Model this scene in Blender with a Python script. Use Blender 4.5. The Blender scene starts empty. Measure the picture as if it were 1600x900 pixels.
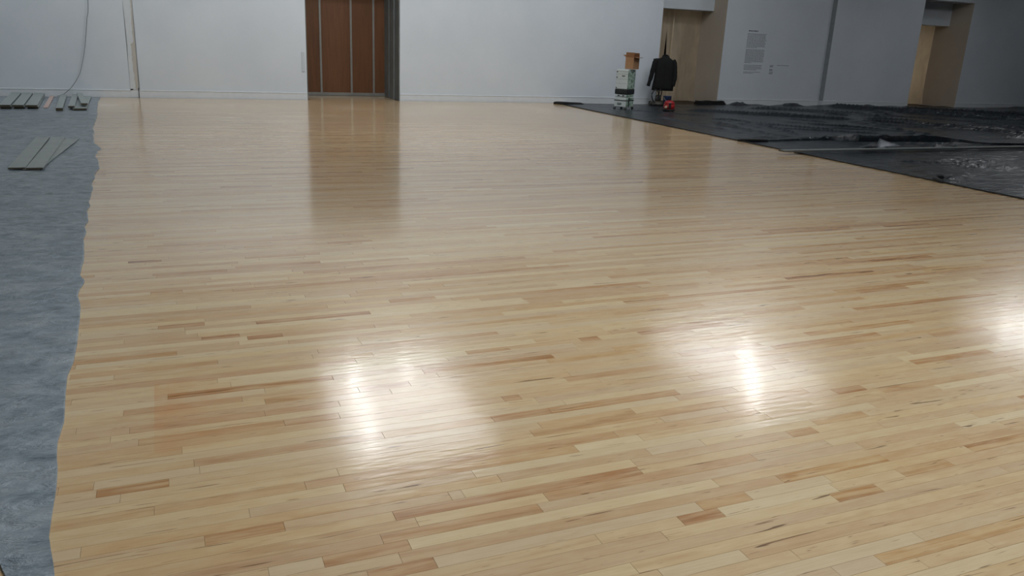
import bpy, bmesh, math, random
import numpy as np
from mathutils import Vector, Matrix

random.seed(7)
rng = np.random.default_rng(11)
S = bpy.context.scene
COL = S.collection

# ------------------------------------------------------------------ camera
F_PX, PITCH, ROLL, YAW, CAM_H = 1266.83, 0.2996425, -0.0449130, 0.4080933, 1.52


def cam_rows():
    p, r, y = PITCH, ROLL, YAW
    f = np.array([math.sin(y) * math.cos(p), math.cos(y) * math.cos(p), -math.sin(p)])
    rt = np.array([math.cos(y), -math.sin(y), 0.0])
    dn = np.cross(f, rt)
    c, s = math.cos(r), math.sin(r)
    return np.array([c * rt + s * dn, -s * rt + c * dn, f])


CM = cam_rows()
cam_d = bpy.data.cameras.new('camera')
cam = bpy.data.objects.new('camera', cam_d)
COL.objects.link(cam)
S.camera = cam
cam_d.sensor_width = 36.0
cam_d.lens = F_PX / 1600 * 36.0
cam_d.clip_start = 0.05
cam_d.clip_end = 200
mw = Matrix.Identity(4)
for i in range(3):
    mw[i][0] = CM[0][i]
    mw[i][1] = -CM[1][i]
    mw[i][2] = -CM[2][i]
mw[2][3] = CAM_H
cam.matrix_world = mw

# ------------------------------------------------------------------ world, lights, exposure
S.view_settings.view_transform = 'Standard'
S.view_settings.look = 'None'
S.view_settings.gamma = 1.0
S.view_settings.exposure = 0.08
world = bpy.data.worlds.new('world')
S.world = world
world.use_nodes = True
world.node_tree.nodes['Background'].inputs[0].default_value = (0.5, 0.6, 0.7, 1)
world.node_tree.nodes['Background'].inputs[1].default_value = 0.05

COOL = (0.90, 0.96, 1.0)
ROOM_H = 5.0


def wash(x, y, tx, ty, tz, watts, cone=100, rad=0.22, col=COOL):
    """A ceiling spot aimed at a point"""
    l = bpy.data.lights.new('track_or_fill_spot', 'SPOT')
    l.energy = watts
    l.color = col
    l.spot_size = math.radians(cone)
    l.spot_blend = 1.0
    l.shadow_soft_size = rad
    o = bpy.data.objects.new('track_or_fill_spot', l)
    COL.objects.link(o)
    o.location = (x, y, ROOM_H - 0.15)
    o.rotation_euler = (Vector((tx, ty, tz)) - o.location).to_track_quat('-Z', 'Y').to_euler()


for x, wt in ((-4.0, 150), (-1.2, 170), (1.6, 200), (4.4, 200), (7.2, 185), (10.0, 140), (12.8, 75), (16.0, 38), (21.0, 30), (26.0, 20)):
    wash(x, 15.9, x, 18.75, 1.2, wt * 0.84, 120)


def fill(x, y, watts, sx=2.4, sy=1.4, spread=170, col=COOL):
    """An added soft light overhead, out of view and kept out of the floor reflection."""
    l = bpy.data.lights.new('fill_light', 'AREA')
    l.shape = 'RECTANGLE'
    l.size, l.size_y = sx, sy
    l.energy = watts
    l.color = col
    l.spread = math.radians(spread)
    o = bpy.data.objects.new('fill_light', l)
    COL.objects.link(o)
    o.location = (x, y, ROOM_H - 0.04)


for x, y, wt in ((-3, 4.0, 70), (1, 4.2, 95), (5, 4.2, 70), (9, 3.8, 36), (-1, 0.5, 60), (3, 0.5, 70), (7, 0.5, 60)):
    fill(x, y, wt * 1.04)


for x, y, wt in ((-2.5, 9.5, 90), (-2.5, 14, 90), (1, 9.5, 70), (1.5, 13.5, 110), (5.5, 10, 80), (6, 14.5, 120), (9.5, 9, 60), (10.5, 14, 60)):  # added downward spots, unseen, brighten the middle and far floor
    wash(x, y, x, y, 0.0, wt * 0.95, 105, 0.12)

# ------------------------------------------------------------------ helpers
def ray(px, py):
    return CM.T @ np.array([(px - 800) / F_PX, (py - 450) / F_PX, 1.0])


def fl(px, py, z=0.0):
    """Point of the plane at height z that stands at a pixel."""
    d = ray(px, py)
    t = (CAM_H - z) / -d[2]
    return float(d[0] * t), float(d[1] * t)


def proj(x, y, z=0.0):
    v = CM @ np.array([x, y, z - CAM_H])
    return 800 + F_PX * v[0] / v[2], 450 + F_PX * v[1] / v[2]


def srgb(r, g, b):
    f = lambda c: (c / 255 / 12.92) if c / 255 <= 0.04045 else ((c / 255 + 0.055) / 1.055) ** 2.4
    return (f(r), f(g), f(b), 1.0)


class N:
    """Small node-tree writer."""

    def __init__(self, name):
        self.m = bpy.data.materials.new(name)
        self.m.use_nodes = True
        self.t = self.m.node_tree
        self.b = self.t.nodes['Principled BSDF']
        self.pos = None

    def n(self, kind, **kw):
        nd = self.t.nodes.new(kind)
        for k, v in kw.items():
            if k.startswith('i_'):
                nd.inputs[k[2:].replace('_', ' ')].default_value = v
            else:
                setattr(nd, k, v)
        return nd

    def l(self, a, b):
        self.t.links.new(a, b)

    def coords(self, scale=(1, 1, 1), offset=None, rot=(0, 0, 0), obj=False):
        if obj:
            src = self.n('ShaderNodeTexCoord').outputs['Object']
        else:
            src = self.n('ShaderNodeNewGeometry').outputs['Position']
        if offset is not None:
            a = self.n('ShaderNodeVectorMath', operation='ADD')
            self.l(src, a.inputs[0])
            self.l(offset, a.inputs[1])
            src = a.outputs[0]
        mp = self.n('ShaderNodeMapping')
        mp.inputs['Scale'].default_value = scale
        mp.inputs['Rotation'].default_value = rot
        self.l(src, mp.inputs[0])
        return mp.outputs[0]

    def noise(self, vec, scale, detail=3, rough=0.55, dist=0.0):
        nd = self.n('ShaderNodeTexNoise')
        nd.inputs['Scale'].default_value = scale
        nd.inputs['Detail'].default_value = detail
        nd.inputs['Roughness'].default_value = rough
        nd.inputs['Distortion'].default_value = dist
        self.l(vec, nd.inputs['Vector'])
        return nd.outputs['Fac']

    def ramp(self, fac, stops):
        nd = self.n('ShaderNodeValToRGB')
        cr = nd.color_ramp
        while len(cr.elements) < len(stops):
            cr.elements.new(0.5)
        for e, (p, c) in zip(cr.elements, stops):
            e.position = p
            e.color = c if len(c) == 4 else (*c, 1)
        self.l(fac, nd.inputs[0])
        return nd.outputs[0]

    def math(self, op, a, b=None, clamp=False):
        nd = self.n('ShaderNodeMath', operation=op, use_clamp=clamp)
        for i, v in enumerate((a, b)):
            if v is None:
                continue
            if isinstance(v, (int, float)):
                nd.inputs[i].default_value = v
            else:
                self.l(v, nd.inputs[i])
        return nd.outputs[0]

    def mix(self, fac, a, b):
        nd = self.n('ShaderNodeMix', data_type='RGBA')
        if isinstance(fac, (int, float)):
            nd.inputs[0].default_value = fac
        else:
            self.l(fac, nd.inputs[0])
        for i, v in ((6, a), (7, b)):
            if isinstance(v, tuple):
                nd.inputs[i].default_value = v
            else:
                self.l(v, nd.inputs[i])
        return nd.outputs[2]

    def bump(self, h, strength, dist=0.01, prev=None):
        nd = self.n('ShaderNodeBump')
        nd.inputs['Strength'].default_value = strength
        nd.inputs['Distance'].default_value = dist
        self.l(h, nd.inputs['Height'])
        if prev is not None:
            self.l(prev, nd.inputs['Normal'])
        return nd.outputs[0]

    def set(self, **kw):
        for k, v in kw.items():
            s = self.b.inputs[k.replace('_', ' ')]
            if hasattr(v, 'is_output') or isinstance(v, bpy.types.NodeSocket):
                self.l(v, s)
            else:
                s.default_value = v
        return self.m


def plain(name, col, rough=0.6, metal=0.0, var=0.08, scale=8.0, bump=0.0):
    k = N(name)
    v = k.coords(obj=True)
    f = k.noise(v, scale, 4)
    dark = tuple(c * (1 - var) for c in col[:3]) + (1,)
    lite = tuple(min(1, c * (1 + var)) for c in col[:3]) + (1,)
    k.set(Base_Color=k.ramp(f, [(0.3, dark), (0.7, lite)]), Roughness=rough, Metallic=metal)
    if bump:
        k.set(Normal=k.bump(k.noise(v, scale * 6, 3), bump, 0.005))
    return k.m


def link(name, me, mat, parent=None, smooth=False):
    o = bpy.data.objects.new(name, me)
    COL.objects.link(o)
    if mat:
        me.materials.append(mat)
    if smooth:
        for p in me.polygons:
            p.use_smooth = True
    if parent:
        o.parent = parent
    return o


def from_bm(name, bm, mat, parent=None, smooth=False):
    me = bpy.data.meshes.new(name)
    bmesh.ops.recalc_face_normals(bm, faces=bm.faces)
    bm.to_mesh(me)
    bm.free()
    return link(name, me, mat, parent, smooth)


def empty(name, loc, rz=0.0):
    o = bpy.data.objects.new(name, None)
    COL.objects.link(o)
    o.empty_display_size = 0.1
    o.location = loc
    o.rotation_euler = (0, 0, rz)
    return o


def tag(o, label=None, cat=None, group=None, kind=None):
    if label: o['label'] = label
    if cat: o['category'] = cat
    if group: o['group'] = group
    if kind: o['kind'] = kind
    return o


def add_box(bm, x0, x1, y0, y1, z0, z1, bev=0.0, mtx=None, seg=1):
    t = bmesh.new()
    vs = [t.verts.new((x, y, z)) for z in (z0, z1) for x, y in ((x0, y0), (x1, y0), (x1, y1), (x0, y1))]
    for f in ((3, 2, 1, 0), (4, 5, 6, 7), (0, 1, 5, 4), (1, 2, 6, 5), (2, 3, 7, 6), (3, 0, 4, 7)):
        t.faces.new([vs[i] for i in f])
    if bev:
        bmesh.ops.bevel(t, geom=list(t.edges), offset=bev, segments=seg, affect='EDGES', profile=0.5)
    if mtx:
        bmesh.ops.transform(t, matrix=mtx, verts=t.verts)
    me = bpy.data.meshes.new('tmp')
    t.to_mesh(me)
    t.free()
    bm.from_mesh(me)
    bpy.data.meshes.remove(me)


def box(name, x0, x1, y0, y1, z0, z1, mat, parent=None, bev=0.0, seg=1):
    bm = bmesh.new()
    add_box(bm, x0, x1, y0, y1, z0, z1, bev, seg=seg)
    return from_bm(name, bm, mat, parent)


def add_tube(bm, pts, r, n=8, cap=True):
    pts = [Vector(p) for p in pts]
    rr = r if isinstance(r, (list, tuple)) else [r] * len(pts)
    rings = []
    up = Vector((0, 0, 1))
    for i, p in enumerate(pts):
        d = (pts[min(i + 1, len(pts) - 1)] - pts[max(i - 1, 0)]).normalized()
        a = d.cross(up)
        if a.length < 1e-3: a = d.cross(Vector((1, 0, 0)))
        a.normalize()
        b = d.cross(a).normalized()
        rings.append([bm.verts.new(p + rr[i] * (math.cos(t) * a + math.sin(t) * b)) for t in (2 * math.pi * k / n for k in range(n))])
    for r0, r1 in zip(rings, rings[1:]):
        for k in range(n):
            bm.faces.new((r0[k], r0[(k + 1) % n], r1[(k + 1) % n], r1[k]))
    if cap:
        bm.faces.new(rings[0])
        bm.faces.new(rings[-1])


def spline(pts, m=8):
    P = [Vector(p) for p in pts]
    P = [P[0] * 2 - P[1]] + P + [P[-1] * 2 - P[-2]]
    out = []
    for i in range(1, len(P) - 2):
        for k in range(m):
            t = k / m
            a, b, c, d = P[i - 1], P[i], P[i + 1], P[i + 2]
            out.append(0.5 * ((2 * b) + (c - a) * t + (2 * a - 5 * b + 4 * c - d) * t * t + (3 * b - a - 3 * c + d) * t ** 3))
    out.append(P[-2])
    return out


def tube(name, pts, r, mat, parent=None, n=8, m=8):
    bm = bmesh.new()
    add_tube(bm, spline(pts, m) if m > 1 else pts, r, n)
    return from_bm(name, bm, mat, parent, True)


def lathe(name, prof, mat, parent=None, n=24, loc=(0, 0, 0)):
    bm = bmesh.new()
    rings = []
    for r, z in prof:
        if r < 1e-5:
            rings.append([bm.verts.new((loc[0], loc[1], loc[2] + z))])
        else:
            rings.append([bm.verts.new((loc[0] + r * math.cos(2 * math.pi * k / n), loc[1] + r * math.sin(2 * math.pi * k / n), loc[2] + z)) for k in range(n)])
    for a, b in zip(rings, rings[1:]):
        for k in range(n):
            q = [a[k % len(a)], a[(k + 1) % len(a)], b[(k + 1) % len(b)], b[k % len(b)]]
            q = list(dict.fromkeys(q))
            if len(q) > 2:
                bm.faces.new(q)
    return from_bm(name, bm, mat, parent, True)


def vnoise(x, y, seed=0):
    """Value noise on arrays, range -1..1."""
    xi, yi = np.floor(x).astype(np.int64), np.floor(y).astype(np.int64)
    fx, fy = x - xi, y - yi
    fx, fy = fx * fx * (3 - 2 * fx), fy * fy * (3 - 2 * fy)

    def h(a, b):
        v = (a * 374761393 + b * 668265263 + seed * 974711) & 0x7fffffff
        v = ((v ^ (v >> 13)) * 1274126177) & 0x7fffffff
        v = v ^ (v >> 16)
        return (v & 0xffff) / 32767.5 - 1
    return (h(xi, yi) * (1 - fx) + h(xi + 1, yi) * fx) * (1 - fy) + (h(xi, yi + 1) * (1 - fx) + h(xi + 1, yi + 1) * fx) * fy


def fbm(x, y, seed=0, o=3):
    s, a = 0, 1
    for k in range(o):
        s = s + a * vnoise(x * 2 ** k, y * 2 ** k, seed + k * 7)
        a *= 0.5
    return s


# ------------------------------------------------------------------ materials
def wood_mat():
    k = N('maple_varnish')
    att = k.n('ShaderNodeAttribute', attribute_name='plank')
    off = att.outputs['Color']
    sep = k.n('ShaderNodeSeparateColor')
    k.l(att.outputs['Color'], sep.inputs[0])
    tone, sd = sep.outputs[0], sep.outputs[1]
    sc = k.n('ShaderNodeVectorMath', operation='MULTIPLY')
    k.l(off, sc.inputs[0])
    sc.inputs[1].default_value = (0.0, 37.0, 91.0)
    o = sc.outputs[0]
    fine = k.noise(k.coords((1.6, 60, 1), o), 3.0, 4, 0.6)
    broad = k.noise(k.coords((0.9, 11, 1), o), 2.2, 3, 0.5, 0.6)
    blot = k.noise(k.coords((3.0, 9, 1), o), 3.0, 2, 0.5)
    tm = k.ramp(k.noise(k.coords((0.75, 17, 1), o), 1.9, 3, 0.5, 0.9), [(0.40, (0, 0, 0)), (0.60, (1, 1, 1))])
    hi = k.math('MAXIMUM', k.math('SUBTRACT', tone, 0.44), 0.0)
    eff = k.math('SUBTRACT', tone, k.math('MULTIPLY', hi, k.math('MULTIPLY', k.math('SUBTRACT', 1.0, tm), 0.86)))
    base = k.ramp(eff, [(0.0, srgb(217, 194, 155)), (0.3, srgb(209, 178, 134)), (0.55, srgb(199, 159, 110)),
                        (0.8, srgb(176, 124, 72)), (1.0, srgb(122, 78, 42))])
    c = k.mix(k.math('MULTIPLY', k.ramp(fine, [(0.35, (0, 0, 0)), (0.75, (1, 1, 1))]), 0.30), base, srgb(188, 146, 100))
    # heartwood bands run along the plank, stronger on darker planks
    hb = k.ramp(broad, [(0.55, (0, 0, 0)), (0.68, (1, 1, 1))])
    hs = k.math('MULTIPLY', hb, k.ramp(tone, [(0.15, (0.05, 0.05, 0.05)), (0.6, (0.5, 0.5, 0.5))]))
    c = k.mix(hs, c, srgb(160, 108, 62))
    c = k.mix(k.math('MULTIPLY', k.ramp(blot, [(0.4, (0, 0, 0)), (0.8, (1, 1, 1))]), 0.25), c, srgb(228, 210, 172))
    # mineral streaks: thin dark dashes on few planks
    st = k.noise(k.coords((1.3, 26, 1), o), 2.1, 2, 0.5, 1.2)
    sm = k.ramp(st, [(0.69, (0, 0, 0)), (0.735, (1, 1, 1))])
    c = k.mix(k.math('MULTIPLY', sm, 0.8), c, srgb(92, 60, 34))
    st2 = k.noise(k.coords((2.2, 34, 1), o), 3.1, 2, 0.5, 0.6)
    c = k.mix(k.math('MULTIPLY', k.ramp(st2, [(0.70, (0, 0, 0)), (0.74, (1, 1, 1))]), 0.6), c, srgb(112, 74, 42))
    # amber tint standing in for the weaker reflection beside the left drop sheet
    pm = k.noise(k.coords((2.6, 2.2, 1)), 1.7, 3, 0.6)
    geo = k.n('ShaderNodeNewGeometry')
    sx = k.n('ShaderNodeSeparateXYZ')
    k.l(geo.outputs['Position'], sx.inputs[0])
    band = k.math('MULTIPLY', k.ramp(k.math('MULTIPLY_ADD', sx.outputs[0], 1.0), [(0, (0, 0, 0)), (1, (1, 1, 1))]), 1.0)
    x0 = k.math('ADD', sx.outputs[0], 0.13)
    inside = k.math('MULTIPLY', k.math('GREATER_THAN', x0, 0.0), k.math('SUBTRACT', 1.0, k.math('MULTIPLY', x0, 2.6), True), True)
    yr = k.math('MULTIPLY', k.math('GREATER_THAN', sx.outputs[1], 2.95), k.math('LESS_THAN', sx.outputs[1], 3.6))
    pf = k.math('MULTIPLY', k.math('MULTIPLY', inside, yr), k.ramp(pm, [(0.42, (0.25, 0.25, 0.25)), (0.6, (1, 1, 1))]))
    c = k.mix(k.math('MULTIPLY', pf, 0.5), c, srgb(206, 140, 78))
    # end figure differs slightly in hue from plank to plank
    hsv = k.n('ShaderNodeHueSaturation')
    k.l(c, hsv.inputs['Color'])
    hsv.inputs['Saturation'].default_value = 0.95
    k.l(k.math('ADD', k.math('MULTIPLY', sd, 0.010), 0.495), hsv.inputs['Hue'])
    k.l(k.math('ADD', k.math('MULTIPLY', sd, 0.12), 0.92), hsv.inputs['Value'])
    h1 = k.noise(k.coords((3, 14, 1)), 2.5, 2, 0.5)
    h2 = k.noise(k.coords((1, 1, 1)), 170, 2, 0.6)
    nb = k.bump(h1, 0.16, 0.004)
    nb = k.bump(h2, 0.16, 0.0006, nb)
    rr = k.noise(k.coords((0.6, 2.0, 1)), 1.5, 3)
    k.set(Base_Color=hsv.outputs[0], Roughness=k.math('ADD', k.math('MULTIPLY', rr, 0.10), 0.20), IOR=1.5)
    k.set(Coat_Weight=0.65, Coat_Roughness=0.095, Coat_IOR=1.5, Coat_Normal=nb)
    k.set(Normal=nb)
    return k.m


def sheet_mat(name, c0, c1, rough, bs, dust=None, wr=(4, 14), bd=0.006, ang=0.0, crumple=12.0):
    k = N(name)
    p = k.coords((wr[0], wr[1], 3), rot=(0, 0, ang))
    w1 = k.noise(p, 1.3, 5, 0.62, 0.8)
    w2 = k.noise(k.coords((1, 1.4, 1), rot=(0, 0, ang * 0.5)), 9.0, 4, 0.65, 0.5)
    dv = k.n('ShaderNodeVectorMath', operation='MULTIPLY_ADD')
    nn = k.n('ShaderNodeTexNoise')
    nn.inputs['Scale'].default_value = 5.0
    base = k.coords((0.7, 1.3, 1), rot=(0, 0, ang))
    k.l(base, nn.inputs['Vector'])
    k.l(nn.outputs['Color'], dv.inputs[0])
    dv.inputs[1].default_value = (0.16, 0.16, 0.0)
    k.l(base, dv.inputs[2])
    vo = k.n('ShaderNodeTexVoronoi')
    vo.inputs['Scale'].default_value = crumple
    k.l(dv.outputs[0], vo.inputs['Vector'])
    vo2 = k.n('ShaderNodeTexVoronoi')
    vo2.inputs['Scale'].default_value = crumple * 0.33
    k.l(dv.outputs[0], vo2.inputs['Vector'])
    c = k.ramp(w2, [(0.3, c0), (0.7, c1)])
    if dust:
        dn = k.noise(k.coords((1, 1.8, 1)), 2.6, 7, 0.74)
        c = k.mix(k.ramp(dn, [(0.45, (0, 0, 0)), (0.75, (0.8, 0.8, 0.8))]), c, dust)
    nb = k.bump(w1, bs, bd)
    nb = k.bump(w2, bs * 0.5, bd * 0.5, nb)
    nb = k.bump(vo2.outputs['Distance'], bs * 0.5, bd * 0.9, nb)
    nb = k.bump(vo.outputs['Distance'], bs * 0.45, bd * 0.35, nb)
    k.set(Base_Color=c, Roughness=rough, Normal=nb)
    return k.m


def plastic_film(name, col, tr=0.25):
    k = N(name)
    w = k.noise(k.coords((3, 3, 1.4)), 0.8, 4, 0.55, 0.8)
    c = k.ramp(w, [(0.35, tuple(v * 0.8 for v in col[:3]) + (1,)), (0.65, col)])
    k.set(Base_Color=c, Roughness=0.38, Normal=k.bump(w, 0.35, 0.02))
    tl = k.n('ShaderNodeBsdfTranslucent')
    k.l(c, tl.inputs['Color'])
    mx = k.n('ShaderNodeMixShader')
    mx.inputs[0].default_value = 0.45
    k.l(k.b.outputs[0], mx.inputs[1])
    k.l(tl.outputs[0], mx.inputs[2])
    out = next(n for n in k.t.nodes if n.type == 'OUTPUT_MATERIAL')
    k.l(mx.outputs[0], out.inputs['Surface'])
    return k.m


M = {}
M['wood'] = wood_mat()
M['subfloor'] = plain('subfloor', srgb(70, 54, 40), 0.8)
kw = N('wall_paint')
wv = kw.coords()
kw.set(Base_Color=kw.ramp(kw.noise(wv, 0.9, 4, 0.6), [(0.3, srgb(206, 213, 220)), (0.7, srgb(214, 220, 226))]), Roughness=0.85, Specular_IOR_Level=0.0,
       Normal=kw.bump(kw.noise(wv, 220, 2), 0.05, 0.001))
M['wall'] = kw.m
M['ceiling'] = plain('ceiling_unlit', srgb(120, 118, 112), 0.8, var=0.05, scale=1.0)  # mid-grey puts the look of an unlit ceiling into the colour
M['soffit'] = plain('soffit_lit', srgb(212, 214, 214), 0.7, var=0.03, scale=1.0)  # pale tone stands in for light on the ceiling left of the bulkhead
M['base'] = plain('baseboard_paint', srgb(216, 221, 225), 0.45, var=0.03)
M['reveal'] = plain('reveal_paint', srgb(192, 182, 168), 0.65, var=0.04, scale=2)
M['jamb'] = plain('dark_jamb', srgb(112, 118, 118), 0.55, var=0.15, scale=2)
M['metal'] = plain('brushed_metal', srgb(150, 150, 145), 0.45, 0.5)
M['rubber'] = plain('black_rubber', srgb(24, 25, 26), 0.6)
M['black_trim'] = plain('black_hem', srgb(12, 13, 14), 0.7)
M['left_sheet'] = sheet_mat('grey_drop_sheet', srgb(106, 118, 127), srgb(150, 161, 169), 0.27, 1.0, srgb(164, 172, 176), (4.0, 11), 0.034, 0.3)
M['right_sheet'] = sheet_mat('black_poly_sheet', srgb(27, 31, 35), srgb(42, 48, 54), 0.22, 1.0, srgb(58, 64, 70), (3, 7), 0.035, 0.6)
M['board'] = plain('grey_board', srgb(148, 156, 155), 0.6, var=0.1, scale=3)
M['board_core'] = plain('board_core', srgb(84, 76, 58), 0.8)
M['pink_board'] = plain('pink_board', srgb(190, 168, 160), 0.7)
M['white_under'] = plain('white_poly_underside', srgb(232, 234, 240), 0.4)


def ply():
    k = N('brown_plywood')
    a = k.noise(k.coords((9, 9, 0.7)), 2.0, 5, 0.6, 0.4)
    b = k.noise(k.coords((1, 1, 1)), 1.2, 3)
    c = k.ramp(a, [(0.3, srgb(98, 62, 34)), (0.7, srgb(120, 78, 45))])
    c = k.mix(k.math('MULTIPLY', b, 0.4), c, srgb(92, 54, 32))
    k.set(Base_Color=c, Roughness=0.5)
    return k.m


M['ply'] = ply()
M['film'] = plastic_film('tan_plastic_curtain', srgb(216, 200, 176))
M['seam'] = plain('tape_seam', srgb(222, 204, 176), 0.4)

# ------------------------------------------------------------------ the setting
WY = 18.75           # face of the long wall
BY = 20.05           # back of the recesses
XL, XR, YB = -6.0, 31.0, -4.0
OP_H = 3.1
door_x = (2.96, 5.06)
o1_x = (11.97, 13.95)
o2_x = (20.82, 22.84)
STEP_X, STEP = 17.52, 0.16    # the wall right of this stands forward

floor = tag(box('floor', XL, XR, YB, BY + 0.3, -0.30, -0.010, M['subfloor']), kind='structure')
tag(box('ceiling', XL, XR, YB, WY + 0.3, ROOM_H, ROOM_H + 0.2, M['ceiling']), kind='structure')
tag(box('wall_left', XL - 0.2, XL, YB, WY, -0.2, ROOM_H, M['wall']), kind='structure')
tag(box('wall_right', XR, XR + 0.2, YB, WY, -0.2, ROOM_H, M['wall']), kind='structure')
tag(box('wall_front', XL, XR, YB - 0.2, YB, -0.2, ROOM_H, M['wall']), kind='structure')
# long wall in one mesh: piers and headers, thick enough for the recesses
bm = bmesh.new()
for x0, x1 in ((XL, -0.60), (-0.425, door_x[0]), (door_x[1], o1_x[0]), (o1_x[1], STEP_X), (o2_x[1], XR)):
    y0 = WY if x1 <= STEP_X + 0.01 else WY - STEP
    add_box(bm, x0, x1, y0, BY + 0.3, -0.2, ROOM_H)
add_box(bm, STEP_X, o2_x[0], WY - STEP, BY + 0.3, -0.2, ROOM_H)
add_box(bm, -0.60, -0.425, WY + 0.035, BY + 0.3, -0.2, ROOM_H)
add_box(bm, *door_x, WY, BY + 0.3, 3.0, ROOM_H)
add_box(bm, *o1_x, WY, BY + 0.3, OP_H, ROOM_H)
add_box(bm, *o2_x, WY - STEP, BY + 0.3, OP_H, ROOM_H)
tag(from_bm('wall_back', bm, M['wall']), kind='structure')

# inner lintels of the two white openings
tag(box('trim_1', *o1_x, 19.33, BY + 0.1, 2.43, OP_H + 0.05, M['wall']), kind='structure')
tag(box('trim_2', *o2_x, 19.33, BY + 0.1, 2.43, OP_H + 0.05, M['wall']), kind='structure')

# bulkhead on the ceiling, its edge over the masked joint
tag(box('trim_3', -0.62, 0.15, YB, WY, ROOM_H - 0.22, ROOM_H, plain('dark_bulkhead', srgb(62, 58, 54), 0.8)), kind='structure')
tag(box('trim_4', XL, -0.62, YB, WY, ROOM_H - 0.06, ROOM_H, M['soffit']), kind='structure')


def baseboard(name, x0, x1, y):
    bm = bmesh.new()
    add_box(bm, x0, x1, y - 0.016, y, -0.01, 0.135)
    add_box(bm, x0, x1, y - 0.024, y, 0.135, 0.155, 0.006)
    tag(from_bm(name, bm, M['base']), kind='structure')


baseboard('baseboard_left', XL, -0.60, WY)
baseboard('baseboard_back', -0.44, door_x[0], WY)
baseboard('baseboard_middle', door_x[1], o1_x[0], WY)
baseboard('baseboard_right', o1_x[1], STEP_X, WY)
baseboard('baseboard_far', STEP_X - 0.016, o2_x[0], WY - STEP)
baseboard('baseboard_end', o2_x[1], XR, WY - STEP)

# brown panelled door in the deep dark recess
door = tag(empty('door_1', (door_x[0], BY, 0)), kind='structure')
seams = [3.50, 4.22, 4.76]
xs = [door_x[0]] + seams + [door_x[1]]
for a, b in zip(xs, xs[1:]):
    bm = bmesh.new()
    add_box(bm, a + 0.022 - door_x[0], b - 0.022 - door_x[0], 0.0, 0.05, 0.07, 3.1, 0.004)
    from_bm('panel', bm, M['ply'], door)
for a in seams:
    bm = bmesh.new()
    add_box(bm, a - 0.024 - door_x[0], a + 0.024 - door_x[0], -0.012, 0.03, 0.05, 3.1, 0.003)
    from_bm('seam_strip', bm, M['metal'], door)
bm = bmesh.new()
add_box(bm, 0, door_x[1] - door_x[0], -0.02, 0.05, 0.0, 0.075, 0.004)
from_bm('bottom_rail', bm, M['metal'], door)
bm = bmesh.new()
add_box(bm, 0, door_x[1] - door_x[0], 0.05, 0.09, 0.0, 3.1)
from_bm('backing', bm, M['jamb'], door)
# dark jambs lining the recess, with shallow vertical steps
for nm, x, s in (('trim_5', door_x[1], -1), ('trim_6', door_x[0], 1)):
    bm = bmesh.new()
    for y0, y1, t in ((WY + 0.012, 19.15, 0.02), (19.15, 19.45, 0.045), (19.45, 19.62, 0.02), (19.62, BY, 0.035)):
        add_box(bm, min(x, x + s * t), max(x, x + s * t), y0, y1, 0.0, 3.0, 0.003)
    tag(from_bm(nm, bm, M['jamb']), kind='structure')
tag(box('trim_7', *door_x, WY + 0.012, BY, 2.985, 3.0, M['jamb']), kind='structure')

# ------------------------------------------------------------------ maple strips of the floor
PITCH_Y, ROW0 = 0.0560, 1.852
specials = [  # left end x, y, right end x, y (read off the floor), tone
    (262, 616, 520, 590, .97), (520, 590, 640, 576, .8), (664, 584, 860, 553, .86), (728, 550, 796, 544, .62), (610, 472, 680, 465, .75),
    (811, 501, 870, 495, .6), (908, 532, 938, 529, .9), (960, 491, 1105, 479, .62), (860, 556, 1047, 536, .68), (860, 568, 1000, 551, .62),
    (860, 642, 1055, 610, .84), (770, 655, 858, 642, .8), (600, 682, 765, 658, .66), (845, 666, 990, 643, .5), (785, 622, 812, 619, .68),
    (415, 630, 560, 614, .68), (445, 663, 532, 653, .68), (1224, 434, 1363, 423, .97), (1150, 440, 1224, 434, .62), (1120, 443, 1250, 434, .5),
    (1135, 450, 1300, 438, .52), (1246, 474, 1345, 464, .62), (1168, 493, 1262, 484, .55), (1000, 522, 1140, 510, .62), (1256, 520, 1425, 502, .8),
    (1340, 456, 1420, 449, .62), (1461, 526, 1545, 515, .66), (1420, 564, 1541, 546, .72), (1230, 676, 1271, 670, .68), (1273, 661, 1355, 648, .55),
    (1512, 700, 1640, 676, .88), (1215, 746, 1385, 717, .82), (1410, 741, 1490, 726, .7), (1062, 812, 1126, 800, .84), (1128, 801, 1310, 766, .04),
    (1298, 774, 1370, 760, .78), (1372, 762, 1415, 754, .02), (1030, 893, 1165, 868, .03), (1300, 888, 1365, 873, .04), (1372, 873, 1620, 818, .7),
    (616, 806, 1000, 735, .74), (600, 850, 850, 801, .68), (320, 848, 446, 829, .76), (505, 877, 640, 851, .68), (420, 895, 505, 881, .04),
    (575, 898, 680, 878, .8), (150, 775, 264, 758, .78), (90, 770, 146, 762, .55), (200, 411, 252, 408, .95), (235, 460, 285, 457, .85),
    (247, 513, 320, 509, .72), (315, 528, 374, 523, .88), (386, 526, 440, 520, .8), (400, 503, 578, 488, .84), (115, 565, 276, 549, .68),
    (110, 588, 340, 564, .55), (118, 573, 560, 531, .0), (383, 402, 500, 397, .65), (368, 416, 500, 409, .58), (512, 379, 580, 375, .78),
    (1360, 409, 1461, 402, .84), (1277, 407, 1330, 404, .68), (1180, 367, 1343, 361, .7), (1382, 354, 1454, 350, .8), (1495, 343, 1600, 338, .7),
    (340, 596, 700, 555, .03), (700, 562, 900, 540, .05), (560, 608, 640, 599, .7), (1180, 640, 1262, 627, .3), (900, 700, 1000, 683, .04),
    (1010, 703, 1095, 689, .04), (1100, 797, 1180, 783, .6), (1300, 610, 1345, 603, .8), (700, 770, 720, 766, .2),
]
rows = {}
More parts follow.
